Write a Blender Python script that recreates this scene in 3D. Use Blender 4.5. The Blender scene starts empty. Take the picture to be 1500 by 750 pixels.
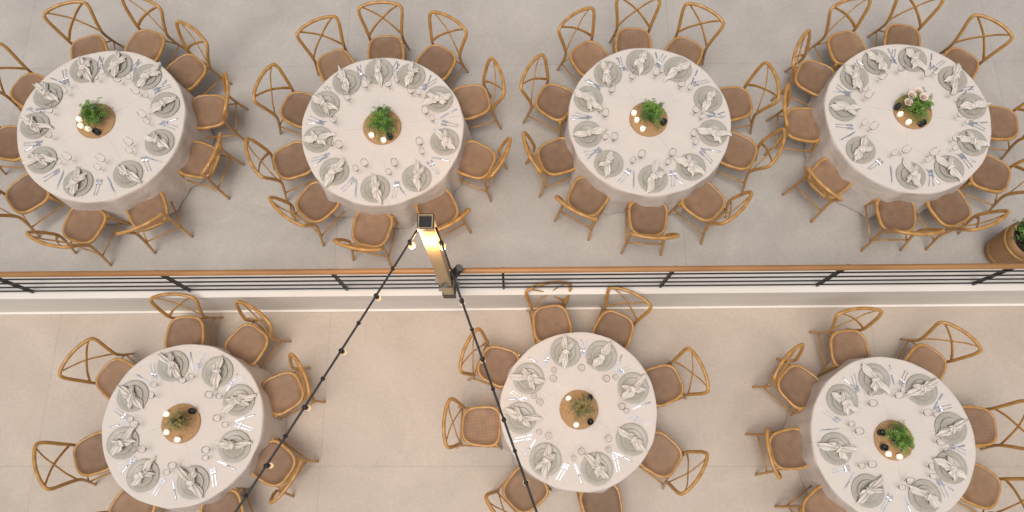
import bpy, math, random
from mathutils import Vector, Matrix
R = math.radians
rnd = random.Random(7)
sc = bpy.context.scene
sc.view_settings.view_transform = 'Standard'
sc.view_settings.look = 'None'
sc.view_settings.exposure = 0

# ------------------------------------------------------------ materials
def mat(name, col, rough=0.6, metal=0.0, noise=None, bump=None, emit=None, spec=0.5, coat=0.0):
    m = bpy.data.materials.new(name); m.use_nodes = True
    nt = m.node_tree; b = nt.nodes['Principled BSDF']
    b.inputs['Base Color'].default_value = (*col, 1)
    b.inputs['Roughness'].default_value = rough
    b.inputs['Metallic'].default_value = metal
    b.inputs['Specular IOR Level'].default_value = spec
    b.inputs['Coat Weight'].default_value = coat
    tc = nt.nodes.new('ShaderNodeTexCoord')
    if noise:
        col2, scale, stretch = noise
        mp = nt.nodes.new('ShaderNodeMapping'); mp.inputs['Scale'].default_value = stretch
        n = nt.nodes.new('ShaderNodeTexNoise'); n.inputs['Scale'].default_value = scale
        n.inputs['Detail'].default_value = 3
        r = nt.nodes.new('ShaderNodeValToRGB')
        r.color_ramp.elements[0].position = 0.32; r.color_ramp.elements[1].position = 0.68
        r.color_ramp.elements[0].color = (*col, 1); r.color_ramp.elements[1].color = (*col2, 1)
        nt.links.new(tc.outputs['Object'], mp.inputs[0]); nt.links.new(mp.outputs[0], n.inputs['Vector'])
        nt.links.new(n.outputs['Fac'], r.inputs[0]); nt.links.new(r.outputs[0], b.inputs['Base Color'])
    if bump:
        sc_, st = bump
        n2 = nt.nodes.new('ShaderNodeTexNoise'); n2.inputs['Scale'].default_value = sc_
        n2.inputs['Detail'].default_value = 2
        bp = nt.nodes.new('ShaderNodeBump'); bp.inputs['Strength'].default_value = st
        bp.inputs['Distance'].default_value = 0.01
        nt.links.new(tc.outputs['Object'], n2.inputs['Vector'])
        nt.links.new(n2.outputs['Fac'], bp.inputs['Height']); nt.links.new(bp.outputs[0], b.inputs['Normal'])
    if emit:
        b.inputs['Emission Color'].default_value = (*emit[0], 1)
        b.inputs['Emission Strength'].default_value = emit[1]
        m.cycles.emission_sampling = 'NONE'
    return m

M = {}
M['wood'] = mat('honey_beech', (0.52,0.285,0.08), 0.36, noise=((0.38,0.185,0.048),14,(1,1,0.25)), coat=0.2)
M['steel'] = mat('cutlery_steel', (0.66,0.71,0.80), 0.30, 1.0)
M['plate'] = mat('stoneware', (0.36,0.338,0.295), 0.38, noise=((0.42,0.398,0.35),30,(1,1,1)))
M['napkin'] = mat('linen_napkin', (0.74,0.70,0.65), 0.9, noise=((0.66,0.62,0.575),25,(1,1,1)))
M['black'] = mat('black_metal', (0.012,0.012,0.014), 0.45)
M['board'] = mat('cork_board', (0.46,0.28,0.135), 0.8, noise=((0.35,0.20,0.09),40,(1,1,1)), bump=(120,0.4))
M['wax'] = mat('candle_wax', (0.85,0.80,0.70), 0.5, emit=((1.0,0.82,0.58),0.45))  # slight warm emission painted in for flame light glowing through the wax
M['flame'] = mat('flame', (1,0.8,0.5), 0.5, emit=((1.0,0.72,0.38),14))
M['green'] = mat('leaf_green', (0.08,0.18,0.02), 0.5, noise=((0.20,0.34,0.05),22,(1,1,1)))
M['olive'] = mat('leaf_olive', (0.20,0.18,0.055), 0.6, noise=((0.42,0.33,0.13),30,(1,1,1)))
M['rose'] = mat('rose_petals', (0.80,0.64,0.56), 0.6, noise=((0.84,0.74,0.66),30,(1,1,1)))
M['dark_green'] = mat('leaf_dark', (0.04,0.09,0.02), 0.5, noise=((0.08,0.15,0.04),20,(1,1,1)))
M['olive_dark'] = mat('leaf_olive_dark', (0.09,0.10,0.03), 0.5, noise=((0.16,0.16,0.05),20,(1,1,1)))
M['white'] = mat('white_render', (0.73,0.69,0.635), 0.8, noise=((0.80,0.765,0.72),3,(0.3,1,1)), bump=(60,0.10))
M['handrail'] = mat('handrail_wood', (0.42,0.22,0.085), 0.45, noise=((0.31,0.145,0.05),9,(0.15,1,1)))
M['post'] = mat('post_wood', (0.50,0.39,0.22), 0.5, noise=((0.40,0.29,0.15),9,(1,1,0.1)), bump=(40,0.1))
M['bulb'] = mat('bulb_dim', (0.55,0.42,0.28), 0.1, emit=((1.0,0.6,0.28),0.7))
M['bulb_lit'] = mat('bulb_lit', (1,0.75,0.4), 0.2, emit=((1.0,0.50,0.13),1.7))
M['pot'] = mat('barrel_wood', (0.38,0.22,0.10), 0.6, noise=((0.27,0.145,0.06),7,(1,1,0.1)))
M['soil'] = mat('soil', (0.03,0.02,0.015), 0.9)
M['grey'] = mat('grey_metal', (0.25,0.26,0.27), 0.35, 0.8)
M['mat'] = mat('coir_mat', (0.09,0.085,0.08), 0.95, noise=((0.13,0.12,0.11),60,(1,1,1)))

def weave():
    m = mat('woven_cane', (0.30,0.135,0.055), 0.6)
    nt = m.node_tree; b = nt.nodes['Principled BSDF']
    tc = nt.nodes.new('ShaderNodeTexCoord')
    w = []
    for d in ('X','Y'):
        n = nt.nodes.new('ShaderNodeTexWave'); n.bands_direction = d; n.inputs['Scale'].default_value = 20
        n.inputs['Distortion'].default_value = 0.6; n.inputs['Detail'].default_value=1
        nt.links.new(tc.outputs['Object'], n.inputs['Vector']); w.append(n)
    mx = nt.nodes.new('ShaderNodeMath'); mx.operation='MULTIPLY'
    nt.links.new(w[0].outputs['Fac'], mx.inputs[0]); nt.links.new(w[1].outputs['Fac'], mx.inputs[1])
    r = nt.nodes.new('ShaderNodeValToRGB')
    r.color_ramp.elements[0].color=(0.205,0.118,0.066,1); r.color_ramp.elements[1].color=(0.39,0.24,0.145,1)
    nt.links.new(mx.outputs[0], r.inputs[0])
    # worn, uneven tone
    wn = nt.nodes.new('ShaderNodeTexNoise'); wn.inputs['Scale'].default_value=9; nt.links.new(tc.outputs['Object'], wn.inputs['Vector'])
    wr = nt.nodes.new('ShaderNodeMapRange'); wr.inputs[1].default_value=.3; wr.inputs[2].default_value=.7; wr.inputs[3].default_value=.85; wr.inputs[4].default_value=1.1
    nt.links.new(wn.outputs['Fac'], wr.inputs[0])
    wv = nt.nodes.new('ShaderNodeVectorMath'); wv.operation='SCALE'; nt.links.new(r.outputs[0], wv.inputs[0]); nt.links.new(wr.outputs[0], wv.inputs['Scale'])
    oi = nt.nodes.new('ShaderNodeObjectInfo')
    hs = nt.nodes.new('ShaderNodeHueSaturation')
    mr = nt.nodes.new('ShaderNodeMapRange'); mr.inputs[3].default_value=0.78; mr.inputs[4].default_value=1.14
    nt.links.new(oi.outputs['Random'], mr.inputs[0]); nt.links.new(mr.outputs[0], hs.inputs['Value'])
    nt.links.new(wv.outputs[0], hs.inputs['Color']); nt.links.new(hs.outputs[0], b.inputs['Base Color'])
    return m
M['cane'] = weave()

def glass():
    m = bpy.data.materials.new('clear_glass'); m.use_nodes=True; nt=m.node_tree; nt.nodes.clear()
    o=nt.nodes.new('ShaderNodeOutputMaterial'); mx=nt.nodes.new('ShaderNodeMixShader')
    t=nt.nodes.new('ShaderNodeBsdfTransparent'); t.inputs[0].default_value=(1,1,1,1)
    g=nt.nodes.new('ShaderNodeBsdfGlossy'); g.inputs['Roughness'].default_value=0.08
    lw=nt.nodes.new('ShaderNodeLayerWeight'); lw.inputs[0].default_value=0.07
    nt.links.new(lw.outputs['Fresnel'],mx.inputs[0]); nt.links.new(t.outputs[0],mx.inputs[1]); nt.links.new(g.outputs[0],mx.inputs[2])
    nt.links.new(mx.outputs[0],o.inputs[0]); return m
M['glass']=glass()

def linen():
    m = mat('table_linen', (0.635,0.58,0.535), 0.85)
    nt = m.node_tree; b = nt.nodes['Principled BSDF']
    tc = nt.nodes.new('ShaderNodeTexCoord'); sp = nt.nodes.new('ShaderNodeSeparateXYZ')
    nt.links.new(tc.outputs['Object'], sp.inputs[0])
    hs=[]
    for ax,off in (('X',0.02),('Y',-0.03)):
        a=nt.nodes.new('ShaderNodeMath'); a.operation='ADD'; a.inputs[1].default_value=off
        nt.links.new(sp.outputs[ax],a.inputs[0])
        ab=nt.nodes.new('ShaderNodeMath'); ab.operation='ABSOLUTE'; nt.links.new(a.outputs[0],ab.inputs[0])
        mr=nt.nodes.new('ShaderNodeMapRange'); mr.interpolation_type='SMOOTHSTEP'
        mr.inputs[1].default_value=0.0; mr.inputs[2].default_value=0.014; mr.inputs[3].default_value=1; mr.inputs[4].default_value=0
        nt.links.new(ab.outputs[0],mr.inputs[0]); hs.append(mr)
    s=nt.nodes.new('ShaderNodeMath'); s.operation='MAXIMUM'
    nt.links.new(hs[0].outputs[0],s.inputs[0]); nt.links.new(hs[1].outputs[0],s.inputs[1])
    n=nt.nodes.new('ShaderNodeTexNoise'); n.inputs['Scale'].default_value=3.2; n.inputs['Detail'].default_value=3
    nt.links.new(tc.outputs['Object'],n.inputs['Vector'])
    a2=nt.nodes.new('ShaderNodeMath'); a2.operation='MULTIPLY_ADD'; a2.inputs[1].default_value=0.42
    nt.links.new(s.outputs[0],a2.inputs[0])
    nm=nt.nodes.new('ShaderNodeMath'); nm.operation='MULTIPLY'; nm.inputs[1].default_value=5
    nt.links.new(n.outputs['Fac'],nm.inputs[0]); nt.links.new(nm.outputs[0],a2.inputs[2])
    bp=nt.nodes.new('ShaderNodeBump'); bp.inputs['Strength'].default_value=0.9; bp.inputs['Distance'].default_value=0.008
    nt.links.new(a2.outputs[0],bp.inputs['Height']); nt.links.new(bp.outputs[0],b.inputs['Normal'])
    return m
M['linen']=linen()

def concrete(name, c1, c2, px, ox, py, oy):
    m = mat(name, c1, 0.5, spec=0.3)
    nt = m.node_tree; b = nt.nodes['Principled BSDF']; L=nt.links
    tc = nt.nodes.new('ShaderNodeTexCoord')
    n=nt.nodes.new('ShaderNodeTexNoise'); n.inputs['Scale'].default_value=0.75; n.inputs['Detail'].default_value=6; n.inputs['Roughness'].default_value=0.70; n.inputs['Distortion'].default_value=0.5
    L.new(tc.outputs['Object'],n.inputs['Vector'])
    r=nt.nodes.new('ShaderNodeValToRGB'); r.color_ramp.elements[0].position=0.36; r.color_ramp.elements[1].position=0.62
    r.color_ramp.elements[0].color=(*c2,1); r.color_ramp.elements[1].color=(*c1,1); L.new(n.outputs['Fac'],r.inputs[0])
    v=nt.nodes.new('ShaderNodeTexNoise'); v.inputs['Scale'].default_value=24; v.inputs['Detail'].default_value=3
    L.new(tc.outputs['Object'],v.inputs['Vector'])
    mr=nt.nodes.new('ShaderNodeMapRange'); mr.inputs[1].default_value=0.3; mr.inputs[2].default_value=0.7; mr.inputs[3].default_value=0.945; mr.inputs[4].default_value=1.04
    L.new(v.outputs['Fac'],mr.inputs[0])
    vm=nt.nodes.new('ShaderNodeVectorMath'); vm.operation='SCALE'; L.new(r.outputs[0],vm.inputs[0]); L.new(mr.outputs[0],vm.inputs['Scale'])
    vo=nt.nodes.new('ShaderNodeTexVoronoi'); vo.inputs['Scale'].default_value=5; L.new(tc.outputs['Object'],vo.inputs['Vector'])
    pm=nt.nodes.new('ShaderNodeMapRange'); pm.inputs[1].default_value=0.02; pm.inputs[2].default_value=0.07; pm.inputs[3].default_value=0.8; pm.inputs[4].default_value=1
    L.new(vo.outputs['Distance'],pm.inputs[0])
    sp=nt.nodes.new('ShaderNodeSeparateXYZ'); L.new(tc.outputs['Object'],sp.inputs[0])
    fs=[]
    for ax,p,o in (('X',px,ox),('Y',py,oy)):
        a=nt.nodes.new('ShaderNodeMath'); a.operation='SUBTRACT'; a.inputs[1].default_value=o-p/2; L.new(sp.outputs[ax],a.inputs[0])
        q=nt.nodes.new('ShaderNodeMath'); q.operation='FLOORED_MODULO'; q.inputs[1].default_value=p; L.new(a.outputs[0],q.inputs[0])
        d=nt.nodes.new('ShaderNodeMath'); d.operation='SUBTRACT'; d.inputs[1].default_value=p/2; L.new(q.outputs[0],d.inputs[0])
        ab=nt.nodes.new('ShaderNodeMath'); ab.operation='ABSOLUTE'; L.new(d.outputs[0],ab.inputs[0])
        mm=nt.nodes.new('ShaderNodeMapRange'); mm.inputs[1].default_value=0.002; mm.inputs[2].default_value=0.009; mm.inputs[3].default_value=0.85; mm.inputs[4].default_value=1
        L.new(ab.outputs[0],mm.inputs[0]); fs.append(mm)
    mn=nt.nodes.new('ShaderNodeMath'); mn.operation='MINIMUM'; L.new(fs[0].outputs[0],mn.inputs[0]); L.new(fs[1].outputs[0],mn.inputs[1])
    m2=nt.nodes.new('ShaderNodeMath'); m2.operation='MULTIPLY'; L.new(mn.outputs[0],m2.inputs[0]); L.new(pm.outputs[0],m2.inputs[1])
    v2=nt.nodes.new('ShaderNodeVectorMath'); v2.operation='SCALE'; L.new(vm.outputs[0],v2.inputs[0]); L.new(m2.outputs[0],v2.inputs['Scale'])
    L.new(v2.outputs[0],b.inputs['Base Color'])
    rr=nt.nodes.new('ShaderNodeMapRange'); rr.inputs[1].default_value=.3; rr.inputs[2].default_value=.7; rr.inputs[3].default_value=.36; rr.inputs[4].default_value=.6
    L.new(n.outputs['Fac'],rr.inputs[0]); L.new(rr.outputs[0],b.inputs['Roughness'])
    return m
M['floor_up']=concrete('terrace_concrete',(0.475,0.445,0.412),(0.395,0.368,0.34),4.2,-2.1,5.05,5.05)
M['floor_lo']=concrete('ground_concrete',(0.535,0.462,0.395),(0.45,0.385,0.325),3.45,-2.32,5.0,0.05)

# ------------------------------------------------------------ mesh builder
class MB:
    def __init__(s): s.v=[];s.f=[];s.m=[];s.s=[];s.mats=[]
    def mi(s,k):
        if k not in s.mats: s.mats.append(k)
        return s.mats.index(k)
    def face(s,f,k,sm=True): s.f.append(f); s.m.append(s.mi(k)); s.s.append(sm)
    def box(s,c,d,k,rot=None):
        n=len(s.v)
        for x in(-1,1):
            for y in(-1,1):
                for z in(-1,1):
                    p=Vector((x*d[0]/2,y*d[1]/2,z*d[2]/2))
                    if rot: p=rot@p
                    s.v.append(tuple(p+Vector(c)))
        for f in((0,1,3,2),(4,6,7,5),(0,4,5,1),(2,3,7,6),(0,2,6,4),(1,5,7,3)): s.face([n+i for i in f],k,False)
    def tube(s,pts,rad,k,n=8,flat=None):
        pts=[Vector(p) for p in pts]; N=len(pts)
        if not hasattr(rad,'__len__'): rad=[rad]*N
        t=(pts[1]-pts[0]).normalized(); up=Vector((0,0,1)) if abs(t.z)<.9 else Vector((1,0,0))
        a=t.cross(up).normalized(); base=len(s.v)
        for i,p in enumerate(pts):
            tt=(pts[min(i+1,N-1)]-pts[max(i-1,0)]).normalized()
            a=(a-tt*a.dot(tt)).normalized(); b=tt.cross(a)
            for j in range(n):
                an=2*math.pi*j/n
                fb=1 if flat is None else flat
                s.v.append(tuple(p+a*math.cos(an)*rad[i]+b*math.sin(an)*rad[i]*fb))
        for i in range(N-1):
            for j in range(n):
                j2=(j+1)%n
                s.face([base+i*n+j,base+i*n+j2,base+(i+1)*n+j2,base+(i+1)*n+j],k)
        s.face([base+j for j in range(n)][::-1],k,False); s.face([base+(N-1)*n+j for j in range(n)],k,False)
    def lathe(s,prof,k,n=32,c=(0,0,0),caps=True):
        base=len(s.v)
        for r,z in prof:
            for j in range(n):
                an=2*math.pi*j/n
                s.v.append((c[0]+r*math.cos(an),c[1]+r*math.sin(an),c[2]+z))
        for i in range(len(prof)-1):
            for j in range(n):
                j2=(j+1)%n; s.face([base+i*n+j,base+i*n+j2,base+(i+1)*n+j2,base+(i+1)*n+j],k)
        if caps:
            if prof[0][0]>2e-3: s.face([base+j for j in range(n)][::-1],k,False)
            if prof[-1][0]>2e-3 : s.face([base+(len(prof)-1)*n+j for j in range(n)],k,False)
    def grid(s,fn,nu,nv,k):
        base=len(s.v)
        for i in range(nu+1):
            for j in range(nv+1): s.v.append(tuple(fn(i/nu,j/nv)))
        for i in range(nu):
            for j in range(nv):
                q=base+i*(nv+1)+j; s.face([q,q+1,q+nv+2,q+nv+1],k)
    def mesh(s,name):
        me=bpy.data.meshes.new(name); me.from_pydata(s.v,[],s.f)
        for k in s.mats: me.materials.append(M[k])
        me.polygons.foreach_set('material_index',s.m); me.polygons.foreach_set('use_smooth',s.s)
        me.update(); return me
def obj(name,me,loc=(0,0,0),rz=0,parent=None,sc_=1):
    o=bpy.data.objects.new(name,me); sc.collection.objects.link(o)
    o.location=loc; o.rotation_euler=(0,0,rz); o.scale=(sc_,)*3
    if parent: o.parent=parent
    return o
def cr(pts,sub=5):
    P=[Vector(p) for p in pts]; out=[]
    for i in range(len(P)-1):
        p0=P[max(i-1,0)];p1=P[i];p2=P[i+1];p3=P[min(i+2,len(P)-1)]
        for k in range(sub):
            t=k/sub
            out.append(0.5*((2*p1)+(-p0+p2)*t+(2*p0-5*p1+4*p2-p3)*t*t+(-p0+3*p1-3*p2+p3)*t**3))
    out.append(P[-1]); return out

# ------------------------------------------------------------ chair
def chair_mesh():
    b=MB(); n=48
    def ol(sc_,z):
        o=[]
        for j in range(n):
            a=2*math.pi*j/n; c,s_=math.cos(a),math.sin(a)
            x=math.copysign(abs(c)**0.6,c); y=math.copysign(abs(s_)**0.6,s_)
            w=0.226+0.020*y
            o.append((x*w*sc_,y*0.226*sc_,z))
        return o
    rings=[(0.97,0.430,'wood'),(1.0,0.438,'wood'),(1.0,0.464,'wood'),(0.97,0.473,'wood'),(0.885,0.473,'wood'),(0.87,0.467,'cane'),(0.6,0.461,'cane'),(0.3,0.457,'cane'),(0.02,0.456,'cane')]
    base=len(b.v)
    for s_,z,_ in rings: b.v+=ol(s_,z)
    for i in range(len(rings)-1):
        for j in range(n):
            j2=(j+1)%n; b.face([base+i*n+j,base+i*n+j2,base+(i+1)*n+j2,base+(i+1)*n+j],rings[i+1][2])
    b.face([base+(len(rings)-1)*n+j for j in range(n)],'cane'); b.face([base+j for j in range(n)][::-1],'wood')
    half=[(-.235,-.30,0),(-.215,-.25,.22),(-.203,-.214,.45),(-.218,-.238,.60),(-.243,-.278,.74),(-.256,-.312,.825),(-.240,-.342,.88),(-.14,-.372,.902),(0,-.385,.908)]
    full=half+[(-x,y,z) for x,y,z in half[:-1][::-1]]
    p=cr(full,5); N=len(p)
    b.tube(p,[0.0135+0.0065*min(1,min(i,N-1-i)/14) for i in range(N)],'wood',10)
    for sg in(-1,1):
        b.tube(cr([(sg*.200,-.222,.48),(sg*.112,-.262,.60),(0,-.305+sg*.007,.715),(-sg*.112,-.338,.805),(-sg*.218,-.352,.885)],5),0.0075,'wood',8,2.6)
        b.tube(cr([(sg*.195,.175,.45),(sg*.205,.20,.25),(sg*.225,.235,0)],4),[.020,.020,.020,.019,.018,.017,.016,.015,.014],'wood',8)
        b.tube([(sg*.209,.205,.20),(sg*.214,-.248,.20)],.010,'wood',6)
        b.tube(cr([(sg*.207,.20,.28),(sg*.17,.19,.38),(sg*.06,.185,.432)],4),.009,'wood',6)
    b.tube([(-.207,.20,.27),(.207,.20,.27)],.009,'wood',6)
    b.tube([(-.212,-.24,.24),(.212,-.24,.24)],.010,'wood',6)
    return b.mesh('cross_back_chair')
CH=chair_mesh()

# ------------------------------------------------------------ tablecloth + table
def cloth_mesh(r,H,seed):
    rr=random.Random(seed); b=MB(); n=240
    ph=[rr.uniform(0,6.28) for _ in range(5)]; fr=[13,21,8,31,5]; am=[.5,.25,.4,.12,.3]
    prof=[(q,0) for q in (0.0001,.15,.3,.45,.6,.75,.88,.95,.985)]
    nsk=22
    base=len(b.v)
    rows=[]
    def ed(a): return 1+.005*math.sin(3*a+ph[0])+.003*math.sin(7*a+ph[1])+.002*math.sin(17*a+ph[2])
    for q,_ in prof: rows.append([(q*r*ed(2*math.pi*j/n)*math.cos(2*math.pi*j/n),q*r*ed(2*math.pi*j/n)*math.sin(2*math.pi*j/n),H) for j in range(n)])
    for i in range(nsk+1):
        t=i/nsk; row=[]
        for j in range(n):
            a=2*math.pi*j/n
            fsum=sum(am[k]*math.sin(fr[k]*a+ph[k]+0.35*math.sin(3*a+ph[(k+1)%5])+t*0.3*math.sin(ph[k])) for k in range(5))
            env=max(0,t-0.02)**0.6
            rad=r*ed(a)+0.002+0.03*t+0.055*env*fsum
            z=H-0.004-(H-0.012)*t
            if i==0: rad=r*ed(a)-0.002; z=H-0.002
            row.append((rad*math.cos(a),rad*math.sin(a),z))
        rows.append(row)
    for row in rows: b.v+=row
    for i in range(len(rows)-1):
        for j in range(n):
            j2=(j+1)%n; b.face([base+i*n+j,base+(i+1)*n+j,base+(i+1)*n+j2,base+i*n+j2],'linen')
    return b.mesh('tablecloth')
def frame_mesh(r,H):
    b=MB()
    b.lathe([(0.001,H-.035),(r-.03,H-.035),(r-.03,H-.008),(0.001,H-.008)],'wood',64)
    for a in range(4):
        x,y=.5*math.cos(a*math.pi/2+.7),.5*math.sin(a*math.pi/2+.7)
        b.tube([(x,y,H-.035),(x*1.15,y*1.15,0)],.018,'grey',8)
    return b.mesh('table_frame')

# ------------------------------------------------------------ tableware
def plate_mesh(R_):
    b=MB(); b.lathe([(0.001,.003),(.55*R_,.003),(.60*R_,.006),(.66*R_,.012),(.97*R_,.017),(R_,.016),(R_,.013),(.66*R_,.006),(.5*R_,0),(0.001,0)][::-1],'plate',48)
    q=.66*R_
    b.lathe([(0.001,.008),(.6*q,.008),(.7*q,.013),(.97*q,.024),(q,.023),(.68*q,.009),(.5*q,.005),(.001,.005)][::-1],'plate',40)
    return b.mesh('dinner_plate')
def napkin_mesh(seed):
    rr=random.Random(seed); b=MB()
    def tail(al,L,W,bend,ph,lift,pt):
        ca,sa=math.cos(al),math.sin(al)
        def fn(u,v):
            vv=v*2-1
            w=.014+W*(u**0.8)*(1-.5*u**5)
            d=u*L*(1-pt*abs(vv)**1.2+0.25*vv*math.sin(ph))
            lat=vv*w+bend*u*u
            z=.038+lift*math.sin(u*2.6)*.5+.020*(1-.15*u)*math.cos(3.0*math.pi*vv*.8+ph+u*1.2)+.003*math.sin(9*u+4*vv+ph)-.016*u*u
            return (ca*d-sa*lat,sa*d+ca*lat,z)
        b.grid(fn,14,18,'napkin')
    h=math.pi/2
    tail(h+rr.uniform(.0,.22),rr.uniform(.19,.23),.048,rr.uniform(-.01,.03),rr.uniform(0,6),.03,.5)
    if rr.random()<.7: tail(h-rr.uniform(.35,.7),rr.uniform(.12,.16),.030,rr.uniform(-.03,0),rr.uniform(0,6),.05,.4)
    tail(-h+rr.uniform(-.1,.2),rr.uniform(.16,.205),.052,rr.uniform(-.02,.02),rr.uniform(0,6),.03,.45)
    if rr.random()<.6: tail(-h-rr.uniform(.35,.8),rr.uniform(.11,.15),.030,rr.uniform(-.03,.01),rr.uniform(0,6),.05,.5)
    p1,p2=rr.uniform(0,6),rr.uniform(0,6)
    def kn(u,v):
        a=u*2*math.pi; c=v*math.pi
        q=1+.10*math.sin(3*a+p1+4*c)+.07*math.sin(5*a+p2)
        return (.030*q*math.sin(c)*math.cos(a),.026*q*math.cos(c),.048+.026*q*math.sin(c)*math.sin(a))
    b.grid(kn,20,14,'napkin')
    ring=[( .034*math.cos(t),.010*math.sin(2*t+p1),.049+.030*math.sin(t)) for t in [i*2*math.pi/20 for i in range(21)]]
    b.tube(ring,.012,'napkin',8)
    return b.mesh('knotted_napkin')
def fork_mesh():
    b=MB()
    b.grid(lambda u,v:((v-.5)*(.010-.005*math.sin(u*2.2)),-.10+u*.125,.006+.006*u*u),8,2,'steel')
    b.grid(lambda u,v:((v-.5)*(.005+.019*min(1,u*2)),.025+u*.03,.012-.004*math.sin(u*3.1)),6,4,'steel')
    for k in range(4):
        x=-.0105+k*.007; b.box((x,.076,.0125),(.0032,.044,.0016),'steel')
    return b.mesh('fork')
def knife_mesh():
    b=MB()
    b.tube([(0,-.115,.005),(0,-.10,.006),(0,-.02,.006),(0,.0,.005)],[.005,.0075,.0062,.005],'steel',8,.5)
    b.grid(lambda u,v:(-.006+v*(.017*math.sqrt(max(0.02,1-u**3))),.0+u*.115,.005+.0006*v),10,2,'steel')
    return b.mesh('knife')
def glass_mesh(s):
    b=MB(); P=[(.033,.001),(.012,.004),(.0035,.012),(.003,.085),(.022,.100),(.037,.125),(.041,.15),(.037,.19),(.032,.215)]
    P=[(x*s,z*s) for x,z in P]
    b.lathe(P,'glass',24,caps=False)
    return b.mesh('wine_glass')
NAP=[napkin_mesh(s) for s in range(14)]
FORK,KNIFE=fork_mesh(),knife_mesh()
GL1,GL2=glass_mesh(1.0),glass_mesh(.8)
PL={.165:plate_mesh(.165),.178:plate_mesh(.178)}

def leafy(b,seed,R_,H,k,nf,leaf,z0=.05,k2=None):
    rr=random.Random(seed)
    for f in range(nf):
        a=rr.uniform(0,6.28); el=rr.uniform(.15,1.35); L=R_*rr.uniform(.5,1.25)
        rise=H*rr.uniform(.5,1.2)*math.sin(el)+.02
        reach=L*math.cos(el*.75)
        pts=[]
        for i in range(9):
            t=i/8; pts.append(Vector((math.cos(a+.3*t)*reach*t,math.sin(a+.3*t)*reach*t,z0+rise*math.sin(t*2.0)/.91-.04*t*t)))
        b.tube(pts,.0016,k,4)
        kk=k2 if (k2 and rr.random()<.35) else k
        for i in range(1,9):
            p=pts[i]; d=(pts[i]-pts[i-1]).normalized(); side=d.cross(Vector((0,0,1))).normalized()
            for sg in(-1,1):
                ll=leaf*rr.uniform(.7,1.2)*(1.15-.6*i/8); w=ll*.42
                dr=(side*sg+d*rr.uniform(.3,.9)+Vector((0,0,rr.uniform(-.5,.5)))).normalized()
                wd=dr.cross(Vector((rr.uniform(-.4,.4),rr.uniform(-.4,.4),1))).normalized()
                n=len(b.v)
                for q in (p,p+dr*ll*.4+wd*w*.5,p+dr*ll,p+dr*ll*.4-wd*w*.5): b.v.append(tuple(q))
                b.face([n,n+1,n+2,n+3],kk,False)
def rose(b,c,R_,seed):
    rr=random.Random(seed)
    for ring in range(4):
        q=R_*(.3+.23*ring); npet=3+ring
        for i in range(npet):
            a0=6.28*i/npet+ring*.7+rr.uniform(-.1,.1)
            def fn(u,v,a0=a0,q=q,npet=npet,ring=ring):
                an=a0+(u-.5)*6.28/npet*1.35; h=v
                rad=q*(.35+.65*math.sin(h*1.45))*(1+.12*(ring)*h*h); z=-R_*.5+R_*(1.15-.16*ring)*h-.25*R_*(abs(u-.5)*2)**2*h
                return (c[0]+rad*math.cos(an),c[1]+rad*math.sin(an),c[2]+z)
            b.grid(fn,6,5,'rose')
def arrangement(seed,k,roses=False,R_=.17,H=.16):
    b=MB(); b.lathe([(.001,0),(.045,0),(.055,.05),(.05,.075),(.045,.07),(.001,.06)],'black',20)
    leafy(b,seed,R_,H,k,62 if k=='green' else 90,.042 if k=='green' else .026,.06,'dark_green' if k=='green' else 'olive_dark')
    if roses:
        for i,(x,y,z) in enumerate([(-.10,.10,.17),(-.02,.14,.17),(-.14,.02,.15),(.0,.05,.215)]): rose(b,(x,y,z),.038,i)
    return b.mesh('flower_arrangement')
def board_mesh():
    b=MB(); b.lathe([(.001,0),(.215,0),(.22,.004),(.22,.012),(.215,.016),(.001,.016)],'board',64); return b.mesh('serving_board')
def votive():
    b=MB(); b.lathe([(.034,.001),(.036,.06)],'glass',24,caps=False)
    b.lathe([(.001,.003),(.030,.003),(.032,.045),(.001,.043)],'wax',24)
    b.tube([(0,0,.042),(0,0,.052)],.0012,'black',5)
    b.lathe([(.001,.050),(.008,.056),(.0065,.066),(.0005,.080)],'flame',10)
    return b.mesh('votive_candle')
def blackcup():
    b=MB(); b.lathe([(.001,0),(.030,0),(.034,.006),(.034,.075),(.031,.075),(.029,.04),(.001,.038)],'black',24)
    return b.mesh('candle_holder')
BOARD,VOT,CUP=board_mesh(),votive(),blackcup()

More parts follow.
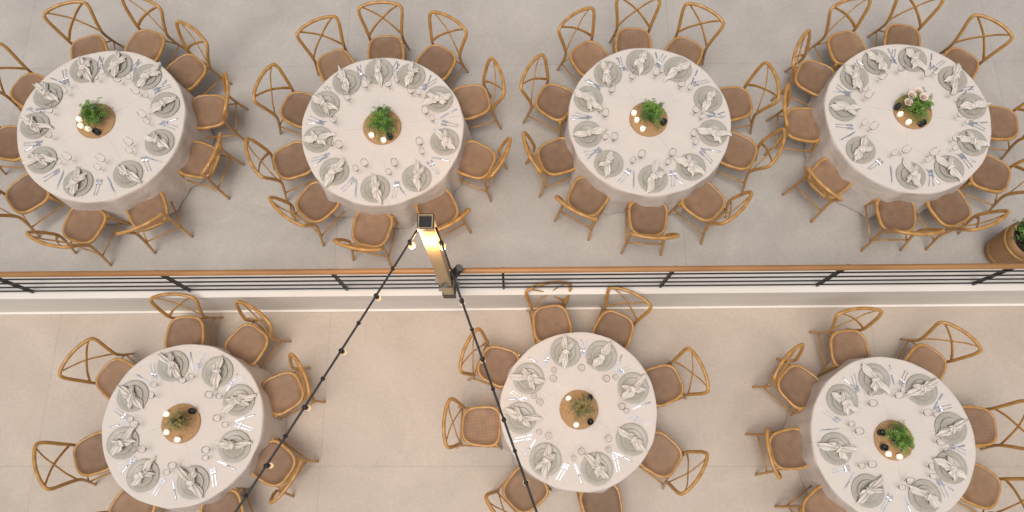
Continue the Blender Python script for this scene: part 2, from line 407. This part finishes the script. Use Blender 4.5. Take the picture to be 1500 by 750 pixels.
# ------------------------------------------------------------ tables
ZU,ZL=0.8,0.0
T=[
 (-4.731,3.84,ZU,.957,.75,[(113,1.21),(80,1.21),(48,1.13),(15.5,1.14),(-17.5,1.10),(-61,1.10),(-99,1.14),(220,1.17),(185,1.22),(152,1.24)],
   [115,83,52,17,-18.5,-57,-100,218,181,152],(-.06,.03)),
 (-1.49,3.771,ZU,.93,.74,[(124,1.18),(93,1.19),(61.5,1.18),(27,1.12),(-14,1.09),(-54,1.08),(-96,1.11),(226,1.10),(194,1.12),(159,1.13)],
   [125.5,96,65,31,-13,-55,-94.5,227,191,155.5],(0,.02)),
 (1.582,3.891,ZU,.937,.74,[(123,1.16),(94,1.18),(63,1.16),(18.5,1.14),(-14,1.11),(-54.5,1.10),(-91,1.10),(230,1.10),(198,1.10),(160,1.13)],
   [127.5,95.5,60.5,21,-13,-53,-90.5,227.5,194.5,160],(-.01,0)),
 (4.58,3.935,ZU,.95,.75,[(113,1.17),(78,1.21),(43,1.22),(2.5,1.24),(-30.5,1.18),(-65,1.12),(-98,1.11),(217,1.10),(178,1.10),(143.5,1.12)],
   [112,77.5,40,8,-27,-62,-98,215,173,140],(.05,.05)),
 (-3.725,.5155,ZL,.905,.67,[(101.5,1.08),(60,1.09),(20,1.09),(-24,1.08),(-64.5,1.08),(238,1.09),(197,1.14),(151,1.09)],
   [106,61,24,-22,-73,238.5,199,152],(-.01,0)),
 (.76,.667,ZL,.893,.67,[(105,1.08),(64,1.07),(17,1.07),(-27.5,1.07),(-76,1.07),(235,1.07),(188.5,1.13),(150,1.07)],
   [103,65,21,-28,-74.5,236,188,148],(0,0)),
 (4.28,.351,ZL,.915,.67,[(102.5,1.08),(53,1.08),(7.5,1.14),(-26.5,1.17),(-80,1.08),(226,1.08),(186,1.08),(145.5,1.08)],
   [100,52.5,10,-29,-68,237,189,142],(0,-.02)),
]
TH=.75
ARR=[('green',False,.19),('green',False,.19),('green',False,.18),('green',True,.21),('olive',False,.15),('olive',False,.15),('green',False,.17)]
CAND=[[(-.05,-.12,0),(-.14,-.08,0),(.06,-.16,1),(-.17,.0,0)],[(-.11,-.12,0),(.10,-.14,1),(-.02,.18,1),(.03,-.18,0)],[(-.14,-.03,0),(-.08,-.14,0),(.16,-.06,1),(-.17,.06,0)],
 [(-.17,-.05,0),(.06,-.17,1),(-.09,-.15,0),(-.19,.04,1)],[(.13,.13,1),(.0,-.18,0),(-.16,.10,0),(-.13,-.1,0)],[(.12,-.14,1),(.12,.13,1),(-.12,.12,0),(-.04,-.17,0)],[(-.10,-.15,0),(-.14,-.08,1),(.02,-.18,0),(-.15,.08,1)]]
for ti,(x,y,z,r,pr,chairs,sets,bo) in enumerate(T):
    fr=obj('round_table',frame_mesh(r,TH),(x,y,z))
    c=obj('tablecloth',cloth_mesh(r,TH,ti+3),(0,0,0),R([35,8,30,-10,20,60,5][ti]),fr)
    tz=z+TH+.001
    for a,d in chairs:
        a_=R(a); ja=rnd.uniform(-11,11)
        obj('cross_back_chair',CH,(x+d*math.cos(a_),y+d*math.sin(a_),z),a_+math.pi/2+R(ja),sc_=1.0 if z>0 else 1.03)
    pR=.165 if z>0 else .178
    for a in sets:
        a_=R(a+rnd.uniform(-1.5,1.5)); ca,sa=math.cos(a_),math.sin(a_)
        def P(t,rad):
            # t: along the table edge, rad: distance from table centre
            return (x+rad*ca - t*sa, y+rad*sa + t*ca, tz)
        rz=a_+math.pi/2
        obj('dinner_plate',PL[pR],P(0,pr),rz)
        q=P(rnd.uniform(-.015,.015),pr+rnd.uniform(-.015,.015))
        obj('knotted_napkin',rnd.choice(NAP),(q[0],q[1],tz+.004),rz+R(rnd.uniform(-32,32))+(math.pi if rnd.random()<.5 else 0),sc_=rnd.uniform(.94,1.04)*(1.0 if z>0 else 1.08))
        for t,me,nm in ((.21,FORK,'fork'),(.245,FORK,'fork'),(-.215,KNIFE,'knife')):
            q=P(t,pr+rnd.uniform(-.015,.015))
            obj(nm,me,q,rz+R(rnd.uniform(-6,6)))
        for t,rad,me in ((-.13,pr-.235,GL1),(-.22,pr-.19,GL2)):
            q=P(t+rnd.uniform(-.015,.015),rad+rnd.uniform(-.015,.015)); obj('wine_glass',me,q,0)
    bx,by=x+bo[0],y+bo[1]
    obj('serving_board',BOARD,(bx,by,tz))
    k,ro,rad=ARR[ti]
    obj('flower_arrangement',arrangement(ti*5+2,k,ro,rad,.15),(bx+.02,by+.02,tz+.016),0)
    for cx,cy,kk in CAND[ti]:
        obj('candle_holder' if kk else 'votive_candle',CUP if kk else VOT,(bx+cx,by+cy,tz+.016))

# ------------------------------------------------------------ ground, terrace, wall, railing
YR=R(0.5)
b=MB(); n=0
b.v+=[(-150,-150,0),(150,-150,0),(150,150,0),(-150,150,0)]; b.face([0,1,2,3],'floor_lo',False)
obj('ground',b.mesh('ground'))
b=MB(); b.box((0,16.28,.395),(60,28,.79),'floor_up'); obj('terrace_floor',b.mesh('terrace_floor'),rz=YR)
b=MB(); b.box((0,2.14,.385),(60,.28,.77),'white'); b.box((0,2.138,.785),(60,.292,.030),'white')
b.box((0,1.985,.02),(60,.028,.04),'white')
obj('retaining_wall',b.mesh('retaining_wall'),rz=YR)
b=MB(); b.box((6.1,6.55,.80),(6.5,1.0,.016),'mat'); obj('entrance_mat',b.mesh('entrance_mat'),rz=0)
b=MB(); yr=2.05
zt=1.70
b.tube([(-14,yr,zt),(14,yr,zt)],.032,'handrail',12)
b.box((0,yr,zt-.036),(28,.04,.012),'black')
for zz in (.95,1.13,1.31,1.49):
    b.box((0,yr,zz),(28,.014,.022),'black')
xp=-5.63-1.85*4
while xp<14:
    b.box((xp,yr+.026,.80+.44),(.026,.036,.86),'black')
    xp+=1.85
obj('balustrade',b.mesh('balustrade'),rz=YR)

def pole(x,y,z0,z1,br):
    b=MB(); w=.12; t=.008
    for dx,dy,sx,sy in ((0,-w/2+t/2,w,t),(0,w/2-t/2,w,t),(-w/2+t/2,0,t,w-2*t),(w/2-t/2,0,t,w-2*t)):
        b.box((dx,dy,(z0+z1)/2),(sx,sy,z1-z0),'post')
    b.box((0,0,z1-.03),(w-2*t-.002,w-2*t-.002,.01),'black')
    for dx,dy,sx,sy in ((0,-w/2-.003,w+.012,.006),(0,w/2+.003,w+.012,.006),(-w/2-.003,0,.006,w),(w/2+.003,0,.006,w)):
        b.box((dx,dy,z1-.03),(sx,sy,.07),'black')
    if br:
        for zz in (1.22,1.62):
            b.box((0,-.0,zz),(w+.03,w+.012,.05),'black'); b.box((-.09,.04,zz),(.05,.10,.04),'grey'); b.box((.09,.04,zz),(.05,.10,.04),'grey')
        b.box((0,0,1.13),(w+.02,w+.02,.05),'black')
        b.tube([(.10,.03,1.78),(.16,.07,1.90)],.045,'black',12); b.tube([(.16,.07,1.90),(.165,.073,1.91)],.038,'grey',12)
        b.tube([(.05,.0,1.70),(.10,.03,1.80)],.014,'black',8)
        b.tube([(-.03,-.08,1.72),(.03,-.09,1.82)],.022,'grey',10)
    else: b.box((0,0,.011),(w+.08,w+.08,.02),'grey')
    return obj('light_pole',b.mesh('light_pole'),(x,y,0))
PX,PY=-.705,1.95
pole(PX,PY,1.12,3.60,True)
pole(-3.50,-2.56,0,3.6,False); pole(1.08,-2.62,0,3.6,False)
lit=[]
def strand(a,c,sag,nlit):
    b=MB(); a,c=Vector(a),Vector(c); N=60; L=(c-a).length
    pts=[a.lerp(c,i/N)+Vector((0,0,-sag*4*(i/N)*(1-i/N))) for i in range(N+1)]
    b.tube(pts,.0095,'black',6)
    nb=int(L/.25)
    for i in range(1,nb):
        t=(i-.45)/nb; p=a.lerp(c,t)+Vector((0,0,-sag*4*t*(1-t)))
        if i%2==1:
            b.lathe([(.001,.012),(.019,.01),(.02,-.055),(.014,-.06),(.001,-.06)][::-1],'black',10,tuple(p))
            k='bulb_lit' if (i+1)//2<=nlit else 'bulb'
            s=1.0 if k=='bulb_lit' else .75
            b.lathe([(.012,-.06),(.022*s,-.075),(.03*s,-.10),(.026*s,-.125),(.012*s,-.14),(.001,-.143)][::-1],k,14,tuple(p))
            if k=='bulb_lit': lit.append(p+Vector((0,0,-.2)))
        else:
            b.lathe([(.001,.017),(.017,.012),(.017,-.012),(.001,-.017)][::-1],'black',8,tuple(p))
    obj('string_lights',b.mesh('string_lights'))
strand((PX-.07,PY,3.45),(-3.44,-2.52,3.5),.16,1)
strand((PX+.07,PY,3.45),(1.02,-2.58,3.5),.16,1)
for i,p in enumerate(lit):
    l=bpy.data.lights.new('bulb_glow','POINT'); l.energy=28; l.color=(1,.56,.26); l.shadow_soft_size=.05
    o=bpy.data.objects.new('bulb_glow',l); sc.collection.objects.link(o); o.location=p

# barrel planter
b=MB()
prof=[(.001,0),(.165,0)]+[(.165+.065*math.sin(t/8*2.2),.60*t/8) for t in range(9)]+[(.20,.60),(.19,.55),(.001,.55)]
b.lathe(prof,'pot',40)
for zz,rr_ in((.10,.189),(.47,.228)): b.lathe([(rr_,zz),(rr_+.010,zz+.002),(rr_+.010,zz+.028),(rr_,zz+.03)],'wood',40,caps=False)
b.lathe([(.001,.555),(.189,.555),(.189,.556),(.001,.557)],'soil',24)
leafy(b,99,.22,.30,'dark_green',90,.06,.55,'green')
obj('barrel_planter',b.mesh('barrel_planter'),(5.83,2.50,.792))

# ------------------------------------------------------------ light
w=bpy.data.worlds.new('World'); sc.world=w; w.use_nodes=True; nt=w.node_tree
sky=nt.nodes.new('ShaderNodeTexSky'); sky.sky_type='NISHITA'; sky.sun_disc=False
AZ,EL=R(203),R(73)
sky.sun_elevation=EL; sky.sun_rotation=AZ; sky.air_density=1.5; sky.dust_density=5; sky.ozone_density=1
hs=nt.nodes.new('ShaderNodeHueSaturation'); hs.inputs['Saturation'].default_value=.35
tint=nt.nodes.new('ShaderNodeVectorMath'); tint.operation='MULTIPLY'; tint.inputs[1].default_value=(1.05,1.0,.95)
nt.links.new(sky.outputs[0],hs.inputs['Color']); nt.links.new(hs.outputs[0],tint.inputs[0])
nt.links.new(tint.outputs[0],nt.nodes['Background'].inputs[0]); nt.nodes['Background'].inputs[1].default_value=.095
s=bpy.data.lights.new('sun','SUN'); s.energy=1.5; s.angle=R(32); s.color=(1,.935,.875)
so=bpy.data.objects.new('sun',s); sc.collection.objects.link(so)
d=Vector((math.sin(AZ)*math.cos(EL),math.cos(AZ)*math.cos(EL),math.sin(EL)))
so.rotation_euler=d.to_track_quat('Z','Y').to_euler(); so.location=(0,0,20)

cam=bpy.data.cameras.new('camera'); cam.lens=26; cam.sensor_width=36; cam.clip_end=500
co=bpy.data.objects.new('camera',cam); sc.collection.objects.link(co)
co.location=(0,0,9.3); co.rotation_euler=(R(16.2),0,0)
sc.camera=co
